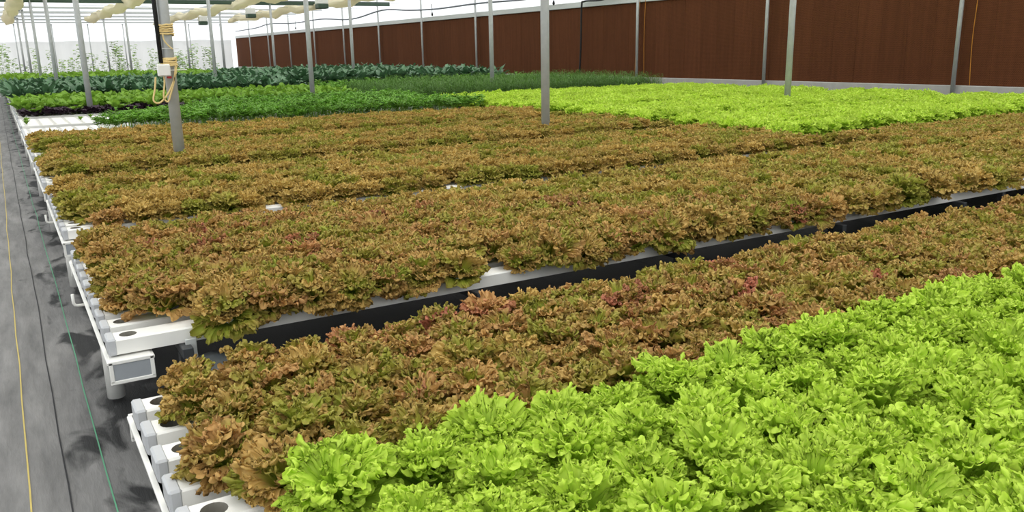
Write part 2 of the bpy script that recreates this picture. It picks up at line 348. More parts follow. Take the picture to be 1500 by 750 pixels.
# ================================================================== BENCHES
CH_W, CH_H, CH_Z = 0.1, 0.058, 0.6             # channel width, height, top
PITCH = 0.18
def channel_mesh(Lx, holes, name):
    """hollow-looking channel: chamfered body, top cells with real cups where holes are listed (x positions)"""
    mb = MB(); hw = CH_W / 2; r = 0.031; z = CH_H; ch = 0.006
    xs = [0.0]; cells = []
    for h in sorted(holes):
        if h - hw > xs[-1] + 1e-4: cells.append((xs[-1], h - hw, None)); xs.append(h - hw)
        cells.append((h - hw, h + hw, h)); xs.append(h + hw)
    if xs[-1] < Lx - 1e-4: cells.append((xs[-1], Lx, None))
    yw = hw - ch
    for x0, x1, h in cells:
        if h is None:
            mb.add([(x0, -yw, z), (x1, -yw, z), (x1, yw, z), (x0, yw, z)], [(0, 1, 2, 3)])
        else:
            n = 16; ring = []; outer = []
            for k in range(n):
                a = 2 * PI * (k + .5) / n; c, s_ = math.cos(a), math.sin(a)
                ring.append((h + r * c, r * s_, z)); m_ = max(abs(c), abs(s_)); outer.append((h + hw * c / m_, yw * s_ / m_, z))
            vs_ = ring + outer + [(p[0], p[1], z - 0.045) for p in ring]
            fs = []
            for k in range(n):
                j = (k + 1) % n; fs.append((k, n + k, n + j, j))
            mb.add(vs_, fs)
            # corners
            for sx in (-1, 1):
                for sy in (-1, 1):
                    ks = sorted(range(n), key=lambda k: math.hypot(outer[k][0] - (h + sx * hw), outer[k][1] - sy * yw))[:2]
                    mb.add([outer[ks[0]], outer[ks[1]], (h + sx * hw, sy * yw, z)], [(0, 1, 2)])
            mb.add([(p[0], p[1], z) for p in ring] + [(p[0], p[1], z - 0.045) for p in ring], [(k, (k + 1) % n, n + (k + 1) % n, n + k) for k in range(n)] + [tuple(n + k for k in range(n))], 1)
    for sy in (-1, 1):
        mb.add([(0, sy * yw, z), (Lx, sy * yw, z), (Lx, sy * hw, z - ch), (0, sy * hw, z - ch), (Lx, sy * hw, 0), (0, sy * hw, 0)], [(0, 1, 2, 3), (3, 2, 4, 5)])
    mb.add([(0, -hw, 0), (Lx, -hw, 0), (Lx, hw, 0), (0, hw, 0)], [(0, 3, 2, 1)])
    return mb.mesh(name, [M['white'], M['cup']])
cap_me = MB().bbox(-0.012, 0.02, -CH_W/2 - .003, CH_W/2 + .003, -0.003, CH_H + .003, .006).mesh('end_cap', M['cap'])
XL0, XL1, XR0, XR1 = 0.22, 7.02, 7.16, 14.2
LEN = XL1 - XL0
full_holes = [0.075 + 0.2 * i for i in range(34)]
ch_planted = channel_mesh(LEN, [0.065, LEN - 0.065], 'channel_body')
ch_empty = channel_mesh(LEN, full_holes, 'channel_body')
leg_me = MB().box(-.022, .022, -.022, .022, 0, 0.5).mesh('leg', M['leg'])
foot_me = MB().bbox(-.05, .05, -.05, .05, 0, 0.01, .002).mesh('foot_plate', M['leg'])
rail_me = MB().bbox(-.02, .02, -0.03, 1.83, 0.5, 0.54, .003).mesh('rail', M['leg'])
beam_me = MB().box(0, LEN - .5, -.015, .015, .46, .5).mesh('beam', M['leg'])
def l_pipe():
    pts = [(0, 0, 0), (-0.045, 0, 0), (-0.06, 0, 0.006), (-0.066, 0, 0.02), (-0.066, 0, 0.075)]
    return MB().tube(pts, 0.009, 8).mesh('drain_pipe', M['white'])
lp_me = l_pipe()
def collector(x0, F, lab):
    """rectangular drain gutter under the channel ends, closed by framed grey panels"""
    o = empty('drain_gutter', (x0, F, 0))
    mb = MB(); y0, y1 = 0.0, 1.82; X0, X1, Z0, Z1 = -0.012, 0.125, 0.452, 0.53
    mb.bbox(X0, X1, y0, y1, Z0, Z0 + .012, .002); mb.bbox(X0, X0 + .012, y0, y1, Z0, Z1, .002); mb.bbox(X1 - .012, X1, y0, y1, Z0, Z1, .002)
    mb.bbox(X0 - .012, X0 + .014, y0, y1, Z1 - .012, Z1, .002); mb.bbox(X1 - .014, X1 + .012, y0, y1, Z1 - .012, Z1, .002)
    mb.build('gutter_body', M['white'], o)
    for yy in (y0 - .006, y1 - .006):
        mb = MB(); mb.bbox(X0 - .008, X1 + .008, yy, yy + .012, Z0 - .008, Z0 + .006, .002); mb.bbox(X0 - .008, X1 + .008, yy, yy + .012, Z1 - .01, Z1 + .004, .002)
        mb.bbox(X0 - .008, X0 + .006, yy, yy + .012, Z0, Z1, .002); mb.bbox(X1 - .006, X1 + .008, yy, yy + .012, Z0, Z1, .002)
        fr = mb.build('end_frame', M['white'], o)
        MB().box(X0 + .004, X1 - .004, yy + .004, yy + .01, Z0 + .004, Z1 - .008).build('end_panel', M['grey_panel'], fr)
    mb = MB(); mb.box(X0, X1, y0 + .005, .1, Z1 - .001, Z1 + .004); mb.build('gutter_lid', M['white'], o)
    if F < 6 and x0 < 1: p = link('drain_pipe', lp_me, o, (X0, 1.02, .49)); p.scale = (.75,) * 3
    MB().tube([(.06, 1.0, .455), (.06, 1.0, .3), (.06, 1.0, .02)], .04, 12).build('down_pipe', M['white'], o)
    tag(o, lab, 'gutter'); return o
def bench(F, x0, planted, crop, side):
    """ten channels, frame and gutters"""
    fr = empty('bench_frame', (x0, F, 0))
    nleg = 6
    for i in range(nleg):
        lx = 0.25 + (LEN - 0.5) * i / (nleg - 1)
        for ly in (0.05, 1.75):
            l = link('leg', leg_me, fr, (lx, ly, 0)); link('foot_plate', foot_me, l)
        link('rail', rail_me, fr, (lx, 0, 0))
    for ly in (0.3, 1.5): link('beam', beam_me, fr, (0.25, ly, 0))
    tag(fr, 'dark steel bench frame under the %s, %s' % (crop, side), 'frame')
    for i in range(-1 if F < 1 else 0, 10):
        c = link('growing_channel', ch_planted if planted else ch_empty, None, (x0, F + .09 + PITCH * i, CH_Z - CH_H))
        tag(c, ('white plastic growing channel under the %s, %s' if planted else 'bare white growing channel with empty holes of the %s, %s') % (crop, side), 'channel', 'channels of the %s, %s' % (crop, side))
        link('end_cap', cap_me, c, (0, 0, 0)); e = link('end_cap', cap_me, c, (LEN, 0, 0)); e.rotation_euler.z = PI
    collector(x0, F, 'white drain gutter of the %s, %s' % (crop, side))
FL = [0.81 + 2.35 * n for n in range(18)]
FR = [1.50 + 2.35 * n for n in range(18)]
LB = {0: 'two-tone lettuce bench', 1: 'brown lettuce bench across the dark gap', 2: 'brown bench before the roped post', 3: 'brown bench around the roped post', 4: 'brown lettuce bench next to parsley',
      5: 'parsley bench', 6: 'half-empty bench', 7: 'purple and green leaf bench', 8: 'romaine bench', 9: 'front kale bench', 10: 'second kale bench', 11: 'third kale bench', 12: 'rear kale bench'}
RB = {1: 'brown lettuce bench', 2: 'front bright green lettuce bench', 3: 'second bright green lettuce bench', 4: 'third bright green lettuce bench', 5: 'rear bright green lettuce bench', 6: 'front dill bench', 7: 'rear dill bench', 8: 'leafy herb bench', 9: 'front kale bench', 10: 'second kale bench', 11: 'rear kale bench'}
for n, nm in LB.items(): bench(FL[n], XL0, n not in (5, 6), nm, 'walkway side')
for n, nm in RB.items(): bench(FR[n], XR0, True, nm, 'pad wall side')

# ================================================================== PLANTS
def make_leaf(rng, nt, nr, L, thmax, e0, e1, frills, frill0=.45, pleat=.004, spread=1.0, cup=0.5, pw=1.7):
    """frilled fan-shaped leaf; returns vertices, quads, tip attribute. Grows along +x, up +z"""
    th = np.linspace(-1, 1, nt); r = 1 - (1 - np.linspace(0, 1, nr)) ** 1.7
    u = (th + 1) / 2
    prof = (0.70 + 0.30 * np.cos(th * 1.35)) * (1 + 0.05 * np.sin(2 * PI * 3 * u + rng.uniform(0, 6)) + rng.uniform(-.035, .035, nt))
    T, Rr = np.meshgrid(th, r)
    A = Rr * L * prof[None, :] * np.cos(T * thmax); B = Rr * L * prof[None, :] * np.sin(T * thmax) * spread
    # smooth blade with a few soft pleats, then a margin band that curls in random loops
    arc = L * thmax * 2
    ruf = np.zeros_like(A); tang = np.zeros_like(A); rad = np.zeros_like(A)
    band = np.clip((Rr - frill0) / (1 - frill0), 0, 1)
    ruf += pleat * np.sin(2 * PI * 2.5 * rng.uniform(.8, 1.2) * u[None, :] + rng.uniform(0, 6)) * Rr ** 1.5
    for wl, am, p in frills:
        step = rng.uniform(.45, 1.55, nt); psi = np.cumsum(step) * 2 * PI * (arc / (nt - 1)) / wl + rng.uniform(0, 6)
        mod = np.interp(np.arange(nt), np.linspace(0, nt - 1, 9), rng.uniform(.6, 1.4, 9))
        b_ = band ** p * am * mod[None, :]; lag = np.cumsum(rng.normal(0, 1.0, nr))[::-1][:, None] * np.clip(Rr, 0, 1) + 0 * T
        ruf += b_ * np.sin(psi[None, :] + lag); tang += b_ * .8 * np.cos(psi[None, :] + lag); rad += b_ * .6 * np.sin(psi[None, :] * .73 + lag * .8 + 1)
    A = A + rad * np.cos(T * thmax); B = B + rad * np.sin(T * thmax)
    sgrid = np.linspace(0, L * 1.15, 40); phi = np.radians(e0) + np.radians(e1 - e0) * (sgrid / L) ** pw
    ds = sgrid[1] - sgrid[0]
    xs = np.concatenate([[0], np.cumsum(np.cos(phi[:-1]) * ds)]); zs = np.concatenate([[0], np.cumsum(np.sin(phi[:-1]) * ds)])
    Ac = np.clip(A, 0, L * 1.15)
    px = np.interp(Ac, sgrid, xs); pz = np.interp(Ac, sgrid, zs); ph = np.interp(Ac, sgrid, phi)
    d = ruf + cup * B ** 2 / L * (1 - .6 * Rr)
    X = px - np.sin(ph) * d; Z = pz + np.cos(ph) * d; Y = B + tang
    V = np.stack([X, Y, Z], -1).reshape(-1, 3)
    idx = np.arange(nt * nr).reshape(nr, nt)
    Q = np.stack([idx[:-1, :-1], idx[:-1, 1:], idx[1:, 1:], idx[1:, :-1]], -1).reshape(-1, 4)
    return V, Q, Rr.reshape(-1)
def rotz(V, a):
    c, s_ = math.cos(a), math.sin(a); return np.stack([V[:, 0] * c - V[:, 1] * s_, V[:, 0] * s_ + V[:, 1] * c, V[:, 2]], -1)
class Acc:
    def __init__(s): s.V = []; s.Q = []; s.T = []; s.n = 0
    def add(s, V, Q, T): s.V.append(V); s.Q.append(Q + s.n); s.T.append(T); s.n += len(V)
    def mesh(s, name, mat):
        V = np.concatenate(s.V); Q = np.concatenate(s.Q); T = np.concatenate(s.T)
        return quad_mesh(name, V, Q, T, mat)
def quad_mesh(name, V, Q, T, mat):
    me = bpy.data.meshes.new(name)
    me.vertices.add(len(V)); me.vertices.foreach_set('co', V.astype(np.float32).ravel())
    me.loops.add(Q.size); me.loops.foreach_set('vertex_index', Q.astype(np.int32).ravel())
    k = Q.shape[1]
    me.polygons.add(len(Q)); me.polygons.foreach_set('loop_start', np.arange(len(Q), dtype=np.int32) * k)
    me.polygons.foreach_set('use_smooth', np.ones(len(Q), dtype=bool))
    a = me.attributes.new('tip', 'FLOAT', 'POINT'); a.data.foreach_set('value', T.astype(np.float32))
    me.materials.append(mat); me.update(calc_edges=True); me.validate()
    return me

# lettuce: leaf rings  (count, length, e0, e1, base radius, base height)
RINGS_G = [(6, .135, 44, -25, .012, .012), (6, .145, 62, -8, .010, .02), (6, .140, 76, 22, .008, .03), (4, .12, 86, 50, .004, .035)]
RINGS_B = [(6, .120, 38, -35, .012, .010), (6, .128, 58, -10, .010, .018), (6, .122, 74, 20, .008, .026), (4, .105, 86, 50, .004, .03)]
nrng = np.random.default_rng(11)
FR_HI = ((.040, .007, 1.0), (.019, .0065, 1.2), (.009, .0032, 1.6)); FR_LO = ((.040, .008, 1.0), (.022, .006, 1.2))
def leaf_set(rings, nt, nr, frills, th, nvar, f0):
    return [[make_leaf(nrng, nt, nr, L, th, e0, e1, frills, f0) for _ in range(nvar)] for (c, L, e0, e1, br, bh) in rings]
G_HI = leaf_set(RINGS_G, 150, 12, FR_HI, 0.98, 5, .55)
B_HI = leaf_set(RINGS_B, 140, 12, FR_HI, 0.98, 5, .5)
G_LO = leaf_set(RINGS_G, 60, 8, FR_LO, 0.98, 4, .5)
B_LO = leaf_set(RINGS_B, 84, 9, FR_HI, 0.98, 4, .48)
def meshes_of(sets, mat): return [[quad_mesh('leaf', V, Q, T, mat) for V, Q, T in ring] for ring in sets]
G_LEAF = meshes_of(G_HI, M['lettuce_green']); B_LEAF = meshes_of(B_HI, M['lettuce_brown'])
def head_mesh(sets, rings, rng, name, mat):
    a = Acc()
    for (c, L, e0, e1, br, bh), ring in zip(rings, sets):
        off = rng.uniform(0, 6.28)
        for i in range(c):
            V, Q, T = ring[rng.integers(len(ring))]; an = off + 2 * PI * i / c + rng.uniform(-.45, .45); sc = rng.uniform(.74, 1.15); tl = rng.uniform(-.28, .22)
            W = V * sc; W = np.stack([W[:, 0] * math.cos(tl) + W[:, 2] * math.sin(tl), W[:, 1], -W[:, 0] * math.sin(tl) + W[:, 2] * math.cos(tl)], -1); W = W + np.array([br, 0, bh]); a.add(rotz(W, an), Q, T)
    return a.mesh(name, mat)
G_HEAD = [head_mesh(G_LO, RINGS_G, nrng, 'green_lettuce_head', M['lettuce_green']) for _ in range(6)]
B_HEAD = [head_mesh(B_LO, RINGS_B, nrng, 'brown_lettuce_head', M['lettuce_brown']) for _ in range(6)]

def lean_euler(rz, tx=0.0, ty=0.0):
    """turn about the stem, then lean: tx > 0 leans towards -y, ty < 0 leans towards -x"""
    return (Matrix.Rotation(ty, 3, 'Y') @ Matrix.Rotation(tx, 3, 'X') @ Matrix.Rotation(rz, 3, 'Z')).to_euler()
def leafy_head(name, loc, rings, leaves, sc, rng, tint=None, lean=(0, 0)):
    o = empty(name, loc); o.rotation_euler = lean_euler(rng.uniform(0, 6.28), lean[0] + rng.uniform(-.1, .1), lean[1] + rng.uniform(-.1, .1)); o.scale = (sc,) * 3
    for (c, L, e0, e1, br, bh), ring in zip(rings, leaves):
        off = rng.uniform(0, 6.28)
        for i in range(c):
            me = ring[rng.randrange(len(ring))]; an = off + 2 * PI * i / c + rng.uniform(-.45, .45); s_ = rng.uniform(.74, 1.15)
            l = bpy.data.objects.new('leaf', me); col.objects.link(l); l.parent = o
            l.location = (br * math.cos(an), br * math.sin(an), bh); l.rotation_euler = (rng.uniform(-.22, .22), rng.uniform(-.28, .22), an); l.scale = (s_,) * 3
            if tint is not None: l['tint'] = max(0.0, min(1.0, tint * rng.uniform(.2, 1.3)))
    return o
def solid(name, me, loc, sc, rng, tint=None, lean=(0, 0)):
    o = bpy.data.objects.new(name, me); col.objects.link(o); o.location = loc
    o.rotation_euler = lean_euler(rng.uniform(0, 6.28), lean[0] + rng.uniform(-.1, .1), lean[1] + rng.uniform(-.1, .1)); o.scale = (sc,) * 3
    if tint is not None: o['tint'] = tint
    return o
def on_screen(p, mx=80, my=80):
    x, y_, d = proj(p); return d > 0 and -mx < x < 1500 + mx and -my < y_ < 750 + my

def scatter(name, pts, sources, label, cat, mat=None):
    """the rest of a crop as one object: points + geometry nodes that place the shared plant meshes"""
    me = bpy.data.meshes.new(name); n = len(pts)
    me.vertices.add(n); me.vertices.foreach_set('co', np.array([p[:3] for p in pts], dtype=np.float32).ravel())
    a = me.attributes.new('scl', 'FLOAT', 'POINT'); a.data.foreach_set('value', np.array([p[4] for p in pts], dtype=np.float32))
    a = me.attributes.new('rot', 'FLOAT_VECTOR', 'POINT')
    a.data.foreach_set('vector', np.array([tuple(lean_euler(p[3], *(p[8] if len(p) > 8 else (0, 0)))) for p in pts], dtype=np.float32).ravel())
    a = me.attributes.new('pick', 'INT', 'POINT'); a.data.foreach_set('value', np.array([R.randrange(len(sources)) for p in pts], dtype=np.int32))
    me.update()
    o = link(name, me); tag(o, label, cat, None, 'stuff')
    ng = bpy.data.node_groups.new(name, 'GeometryNodeTree'); N, Lk = ng.nodes, ng.links
    ng.interface.new_socket('Geometry', in_out='INPUT', socket_type='NodeSocketGeometry'); ng.interface.new_socket('Geometry', in_out='OUTPUT', socket_type='NodeSocketGeometry')
    gi = N.new('NodeGroupInput'); go = N.new('NodeGroupOutput'); ip = N.new('GeometryNodeInstanceOnPoints'); jn = N.new('GeometryNodeJoinGeometry')
    for s_ in sources:
        oi = N.new('GeometryNodeObjectInfo'); oi.inputs['Object'].default_value = s_; oi.transform_space = 'ORIGINAL'
        g2 = N.new('GeometryNodeGeometryToInstance'); Lk.new(oi.outputs['Geometry'], g2.inputs[0]); Lk.new(g2.outputs[0], jn.inputs[0])
    def attr(nm, ty):
        a = N.new('GeometryNodeInputNamedAttribute'); a.data_type = ty; a.inputs['Name'].default_value = nm
        return a.outputs['Attribute']
    Lk.new(gi.outputs[0], ip.inputs['Points']); Lk.new(jn.outputs[0], ip.inputs['Instance']); ip.inputs['Pick Instance'].default_value = True
    Lk.new(attr('pick', 'INT'), ip.inputs['Instance Index'])
    er = N.new('FunctionNodeEulerToRotation'); Lk.new(attr('rot', 'FLOAT_VECTOR'), er.inputs[0]); Lk.new(er.outputs[0], ip.inputs['Rotation'])
    c2 = N.new('ShaderNodeCombineXYZ'); sv = attr('scl', 'FLOAT')
    for k in range(3): Lk.new(sv, c2.inputs[k])
    Lk.new(c2.outputs[0], ip.inputs['Scale']); Lk.new(ip.outputs[0], go.inputs[0])
    md = o.modifiers.new('plants', 'NODES'); md.node_group = ng
    if mat: me.materials.append(mat)
    return o
POSTS_XY = [(x, 8.5 + 9.3 * iy) for iy in range(6) for x in (1.45, 5.8, 10.3)] + [(1.41, 8.5), (5.66, 8.5), (11.31, 9.65)]
def clear_of_posts(x, y, d=0.1): return all((x - a) ** 2 + (y - b) ** 2 > d * d for a, b in POSTS_XY)
def grid(F, x0, chans, dx, xa, xb, jit=0.012):
    for i in chans:
        y = F + .09 + PITCH * i; x = x0 + xa + (dx / 2 if i % 2 else 0)
        j = 0
        while x < x0 + xb:
            px, py = x + R.uniform(-jit, jit), y + R.uniform(-jit, jit)
            if clear_of_posts(px, py): yield i, j, px, py
            x += dx; j += 1

# ---- green lettuce
def lean_of(i, j, last=False):
    """plants on the outer channels and at the row ends hang outwards"""
    tx = R.uniform(.05, .42) if i == 0 else (R.uniform(-.3, -.1) if i == 9 else 0)
    ty = R.uniform(-.25, -.1) if j == 0 else 0
    return (tx, ty)
ROW_G = {4: 'in the row touching the brown lettuce', 3: 'in the second row from the brown lettuce', 2: 'in the third row from the brown lettuce', 1: 'in the fourth row from the brown lettuce', 0: 'in the fifth row from the brown lettuce', -1: 'in the outermost row'}
n_green = 0
for i, j, x, y in grid(FL[0], XL0, range(-1, 5), 0.2, 0.30, LEN):
    if not on_screen((x, y, .72), 170, 170): continue
    sc = R.uniform(.85, 1.06)
    o = leafy_head('green_lettuce', (x, y, CH_Z - .01), RINGS_G, G_LEAF, sc, R, None, (0, -.15 if j == 0 else 0)); n_green += 1
    if j == 0: lab = 'bright green lettuce closest to the walkway ' + ROW_G[i]
    else: lab = ('big ' if sc > .99 else 'small ' if sc < .91 else '') + 'frilly bright green lettuce head ' + ROW_G[i]
    tag(o, lab, 'lettuce', lab)
far_green = []
for n in (2, 3, 4, 5):
    for i, j, x, y in grid(FR[n], XR0, range(10), 0.2, 0.10, LEN):
        ln = lean_of(i, j)
        if on_screen((x, y, .75), 60, 60): far_green.append((x, y, CH_Z - .01, R.uniform(0, 6.28), R.uniform(1.1, 1.35), n, i, j, ln))
far_green.sort(key=lambda p: proj(p[:3])[2])
gsrc = []
for p in far_green[:300 - n_green]:
    o = solid('green_lettuce', G_HEAD[len(gsrc) % 6], p[:3], p[4], R, None, p[8])
    if p[6] == 0: lab = 'bright yellow-green lettuce hanging over the front channel of the far bed'
    elif p[7] == 0: lab = 'bright yellow-green lettuce at the corner end of the far bed'
    elif p[5] == 2: lab = 'bright yellow-green lettuce inside the front bench of the far bed'
    else: lab = 'bright yellow-green lettuce in the second bench of the far bed'
    tag(o, lab, 'lettuce', lab); gsrc.append(o)
# ---- brown lettuce
ROW_B = {9: 'in the row along the dark gap', 8: 'in the second row from the dark gap', 7: 'in the middle of five brown rows', 6: 'in the second row from the green lettuce', 5: 'in the row touching the green lettuce'}
def look(t): return 'reddish-brown' if t > .4 else ('yellowish-brown' if t < .12 else 'golden-brown')
n_brown = 0
for i, j, x, y in grid(FL[0], XL0, range(5, 10), 0.17, 0.15, LEN):
    if not on_screen((x, y, .72), 120, 120): continue
    tint = R.uniform(0, .4) if R.random() < .84 else R.uniform(.42, .9)
    o = leafy_head('brown_lettuce', (x - (.07 if i == 9 else 0), y, CH_Z - .01), RINGS_B, B_LEAF, R.uniform(.84, 1.04) * (.92 if i == 9 else 1), R, tint, (R.uniform(-.25, -.05) if i == 9 else 0, R.uniform(-.25, -.1) if j == 0 else 0)); n_brown += 1
    if j == 0: lab = look(tint) + ' lettuce overhanging its channel end cap, ' + ROW_B[i]
    else: lab = look(tint) + ' frilly lettuce head ' + ROW_B[i]
    tag(o, lab, 'lettuce', lab)
far_brown = []
for n in (1, 2, 3, 4):
    for i, j, x, y in grid(FL[n], XL0, range(10), 0.17, 0.13, LEN + .02):
        sc = R.uniform(.95, 1.14); ln = lean_of(i, j)
        if i == 0 and R.random() < .12: continue
        if i == 9 or (i == 0 and n > 1): ln = (ln[0] * .3, ln[1])
        far_brown.append((x + (.12 if i == 0 else 0), y - (.02 if i == 0 else 0), CH_Z - (.015 if i == 0 else .01), R.uniform(0, 6.28), sc * ((R.uniform(.88, 1.2) if n == 1 else .92) if i == 0 else (.86 if i == 9 else 1)), n, i, j, ln))
for i, j, x, y in grid(FR[1], XR0, range(10), 0.17, 0.05, LEN): far_brown.append((x, y, CH_Z - .01, R.uniform(0, 6.28), R.uniform(.95, 1.15), 99, i, j, (0, 0)))
far_brown = [p for p in far_brown if on_screen(p[:3], 100, 60)]
far_brown.sort(key=lambda p: proj(p[:3])[2])
bsrc = []; n_leafy = 0
ORD = ('first', 'second', 'third', 'fourth', 'fifth', 'sixth', 'seventh', 'eighth', 'ninth', 'tenth')
for p in far_brown[:300 - n_brown]:
    tint = R.uniform(0, .4) if R.random() < .84 else R.uniform(.42, .9)
    if len(bsrc) or n_leafy >= 300 - n_brown - 12:
        o = solid('brown_lettuce', B_HEAD[len(bsrc) % 6], p[:3], p[4], R, tint, p[8]); bsrc.append(o)
    else:
        o = leafy_head('brown_lettuce', p[:3], RINGS_B, B_LEAF, p[4], R, tint, p[8]); n_leafy += 1
    if p[6] == 0: lab = look(tint) + ' lettuce drooping over the white channel across the dark gap'
    elif p[7] == 0: lab = look(tint) + ' lettuce at the walkway end of the bench across the gap'
    else: lab = look(tint) + ' frilly lettuce, ' + ORD[p[6]] + ' row back from the white channel across the gap'
    tag(o, lab, 'lettuce', lab)
scatter('green_lettuce_rows', far_green[300 - n_green:], gsrc[:6], 'massed bright green lettuce heads filling the far beds by the brown pads', 'lettuce rows', M['lettuce_green'])
scatter('brown_lettuce_rows', far_brown[300 - n_brown:], bsrc[:6], 'massed brown-tipped lettuce heads filling the beds around the roped post', 'lettuce rows', M['lettuce_brown'])

# ---- other crops: one mesh family each
def blade(rng, L, W, e0, e1, nt=5, nl=7, wav=0.0, lobes=0, droop=1.0):
    """simple leaf blade with a short stalk: returns V, Q, T"""
    t = np.linspace(0, 1, nl); s_ = np.linspace(-1, 1, nt)
    wprof = np.where(t < .3, .10 + .1 * t, np.sin(np.clip((t - .25) / .75, 0, 1) * PI * .86 + .1) ** .8)
    S, Tt = np.meshgrid(s_, t)
    phi = np.radians(e0 + (e1 - e0) * t ** droop); dl = L / (nl - 1)
    xs = np.concatenate([[0], np.cumsum(np.cos(phi[:-1]) * dl)]); zs = np.concatenate([[0], np.cumsum(np.sin(phi[:-1]) * dl)])
    B = S * W * wprof[:, None]
    if lobes: B = B * (1 + .35 * np.sin(Tt * PI * lobes))
    d = .25 * np.abs(B) + wav * np.sin(Tt * 14 + rng.uniform(0, 6) + S * 2) * np.abs(S)
    X = xs[:, None] - np.sin(phi)[:, None] * d; Z = zs[:, None] + np.cos(phi)[:, None] * d
    V = np.stack([X, B, Z], -1).reshape(-1, 3); idx = np.arange(nl * nt).reshape(nl, nt)
    Q = np.stack([idx[:-1, :-1], idx[:-1, 1:], idx[1:, 1:], idx[1:, :-1]], -1).reshape(-1, 4)
    return V, Q, np.clip(Tt * 1.0, 0, 1).reshape(-1)
def clump(rng, name, mat, n, Lr, Wr, e0r, e1r, base_r, wav, nt=5, nl=7, lobes=0):
    a = Acc()
    for i in range(n):
        V, Q, T = blade(rng, rng.uniform(*Lr), rng.uniform(*Wr), rng.uniform(*e0r), rng.uniform(*e1r), nt, nl, wav, lobes)
        br = rng.uniform(0, base_r); a.add(rotz(V + np.array([br, 0, 0]), i * 2.4 + rng.uniform(-.4, .4)), Q, T)
    return a.mesh(name, mat)
def parsley_clump(rng):
    """stalks that each carry three lobed leaflets"""
    a = Acc()
    for i in range(15):
        L = rng.uniform(.16, .30); e = rng.uniform(52, 88); az = i * 2.4 + rng.uniform(-.4, .4); er = math.radians(e)
        d = np.array([math.cos(er), 0, math.sin(er)]); r = .0025; base = np.array([rng.uniform(0, .02), 0, 0]); tip = base + d * L
        V = np.array([base + (0, r, 0), base + (0, -r, 0), tip + (0, -r, 0), tip + (0, r, 0)]); a.add(rotz(V, az), np.array([[0, 1, 2, 3]]), np.zeros(4))
        for da in (-1.15, 0, 1.15, -.6, .6):
            V, Q, T = blade(rng, rng.uniform(.06, .095), rng.uniform(.026, .036), rng.uniform(20, 50), rng.uniform(-25, 10), 3, 6, .006, 2.6)
            V = rotz(V, da) + tip - d * (.0 if abs(da) < .1 else rng.uniform(.01, .05)); a.add(rotz(V, az), Q, np.clip(T + .2, 0, 1))
    return a.mesh('parsley_plant', M['parsley'])
def dill_clump(rng):
    a = Acc()
    for i in range(26):
        L = rng.uniform(.22, .42); e = math.radians(rng.uniform(60, 90)); az = rng.uniform(0, 6.28)
        d = np.array([math.cos(e), 0, math.sin(e)]); base = np.array([rng.uniform(0, .04), 0, 0])
        for j in range(13):
            p0 = base + d * L * (j / 12.); ln = rng.uniform(.04, .075)
            v = rng.normal(size=3); v[2] = abs(v[2]) * .8; v = v / np.linalg.norm(v); sd = np.cross(v, [0, 0, 1.0]); sd = sd / (np.linalg.norm(sd) + 1e-6) * .0035
            W = np.array([p0 - sd * .5, p0 + sd * .5, p0 + v * ln + sd, p0 + v * ln - sd]); a.add(rotz(W, az), np.array([[0, 1, 2, 3]]), np.array([.2, .2, 1, 1.]))
    return a.mesh('dill_plant', M['dill'])
PARS = [parsley_clump(nrng) for _ in range(5)]
DILL = [dill_clump(nrng) for _ in range(4)]
KALE = [clump(nrng, 'kale_plant', M['kale'], 18, (.30, .56), (.045, .075), (62, 88), (-25, 35), .03, .014, 5, 9) for _ in range(5)]
ROMA = [clump(nrng, 'romaine_plant', M['romaine'], 14, (.16, .27), (.04, .06), (55, 88), (0, 50), .02, .008, 5, 7) for _ in range(4)]
PURP = [clump(nrng, 'purple_plant', M['purple'], 18, (.10, .17), (.028, .045), (40, 85), (-20, 30), .02, .008, 5, 6) for _ in range(4)]
def crop(name, pts, meshes, label, group, cat, stuffname, stufflabel, limit=300):
    pts = [p for p in pts if on_screen(p[:3], 40, 60)]
    pts.sort(key=lambda p: proj(p[:3])[2]); src = []
    for p in pts[:limit]:
        o = solid(name, meshes[len(src) % len(meshes)], p[:3], p[4], R); tag(o, label, cat, group); src.append(o)
    if pts[limit:]: scatter(stuffname, pts[limit:], src[:len(meshes)], stufflabel, cat + ' rows')
def P(x, y, s0, s1): return (x, y, CH_Z - .005, R.uniform(0, 6.28), R.uniform(s0, s1))
pts = [P(x, y, .72, .98) for i, j, x, y in grid(FL[5], XL0, range(0, 10, 1), .24, .55, LEN) if x > 1.0 + .1 * i + R.uniform(0, .12)]
pts += [P(x, y, .72, .98) for i, j, x, y in grid(FL[6], XL0, range(0, 10), .26, 1.2, LEN) if x > 2.5 + .12 * i]
pts += [P(x, y, .9, 1.2) for i, j, x, y in grid(FR[8], XR0, range(0, 10, 2), .3, .1, LEN)]
crop('parsley_plant', pts, PARS, 'leafy mid-green parsley plant in the bed behind the brown lettuce', 'parsley plants', 'parsley', 'parsley_rows', 'massed green parsley leaves at the back of the herb bed')
pts = [P(x, y, .9, 1.2) for i, j, x, y in grid(FL[6], XL0, range(0, 10), .4, .1, 1.9) if R.random() < .12]
pts = [(p[0], p[1], p[2], p[3], p[4] * .38) for p in pts]
for p in pts:
    o = solid('seedling', ROMA[R.randrange(4)], p[:3], p[4], R); tag(o, 'tiny pale green seedling in an otherwise empty white channel', 'seedling', 'seedlings in empty channels')
pts = [P(x, y, .9, 1.3) for i, j, x, y in grid(FL[7], XL0, range(0, 5), .2, .1, LEN)]
crop('purple_basil', pts, PURP, 'dark purple low leafy plant behind the empty channels', 'purple plants', 'basil', 'purple_basil_rows', 'dark purple leaves at the back of the purple rows')
pts = [P(x, y, .95, 1.35) for i, j, x, y in grid(FL[7], XL0, range(5, 10), .22, .1, LEN)] + [P(x, y, .95, 1.35) for i, j, x, y in grid(FL[8], XL0, range(0, 10), .24, .1, LEN)]
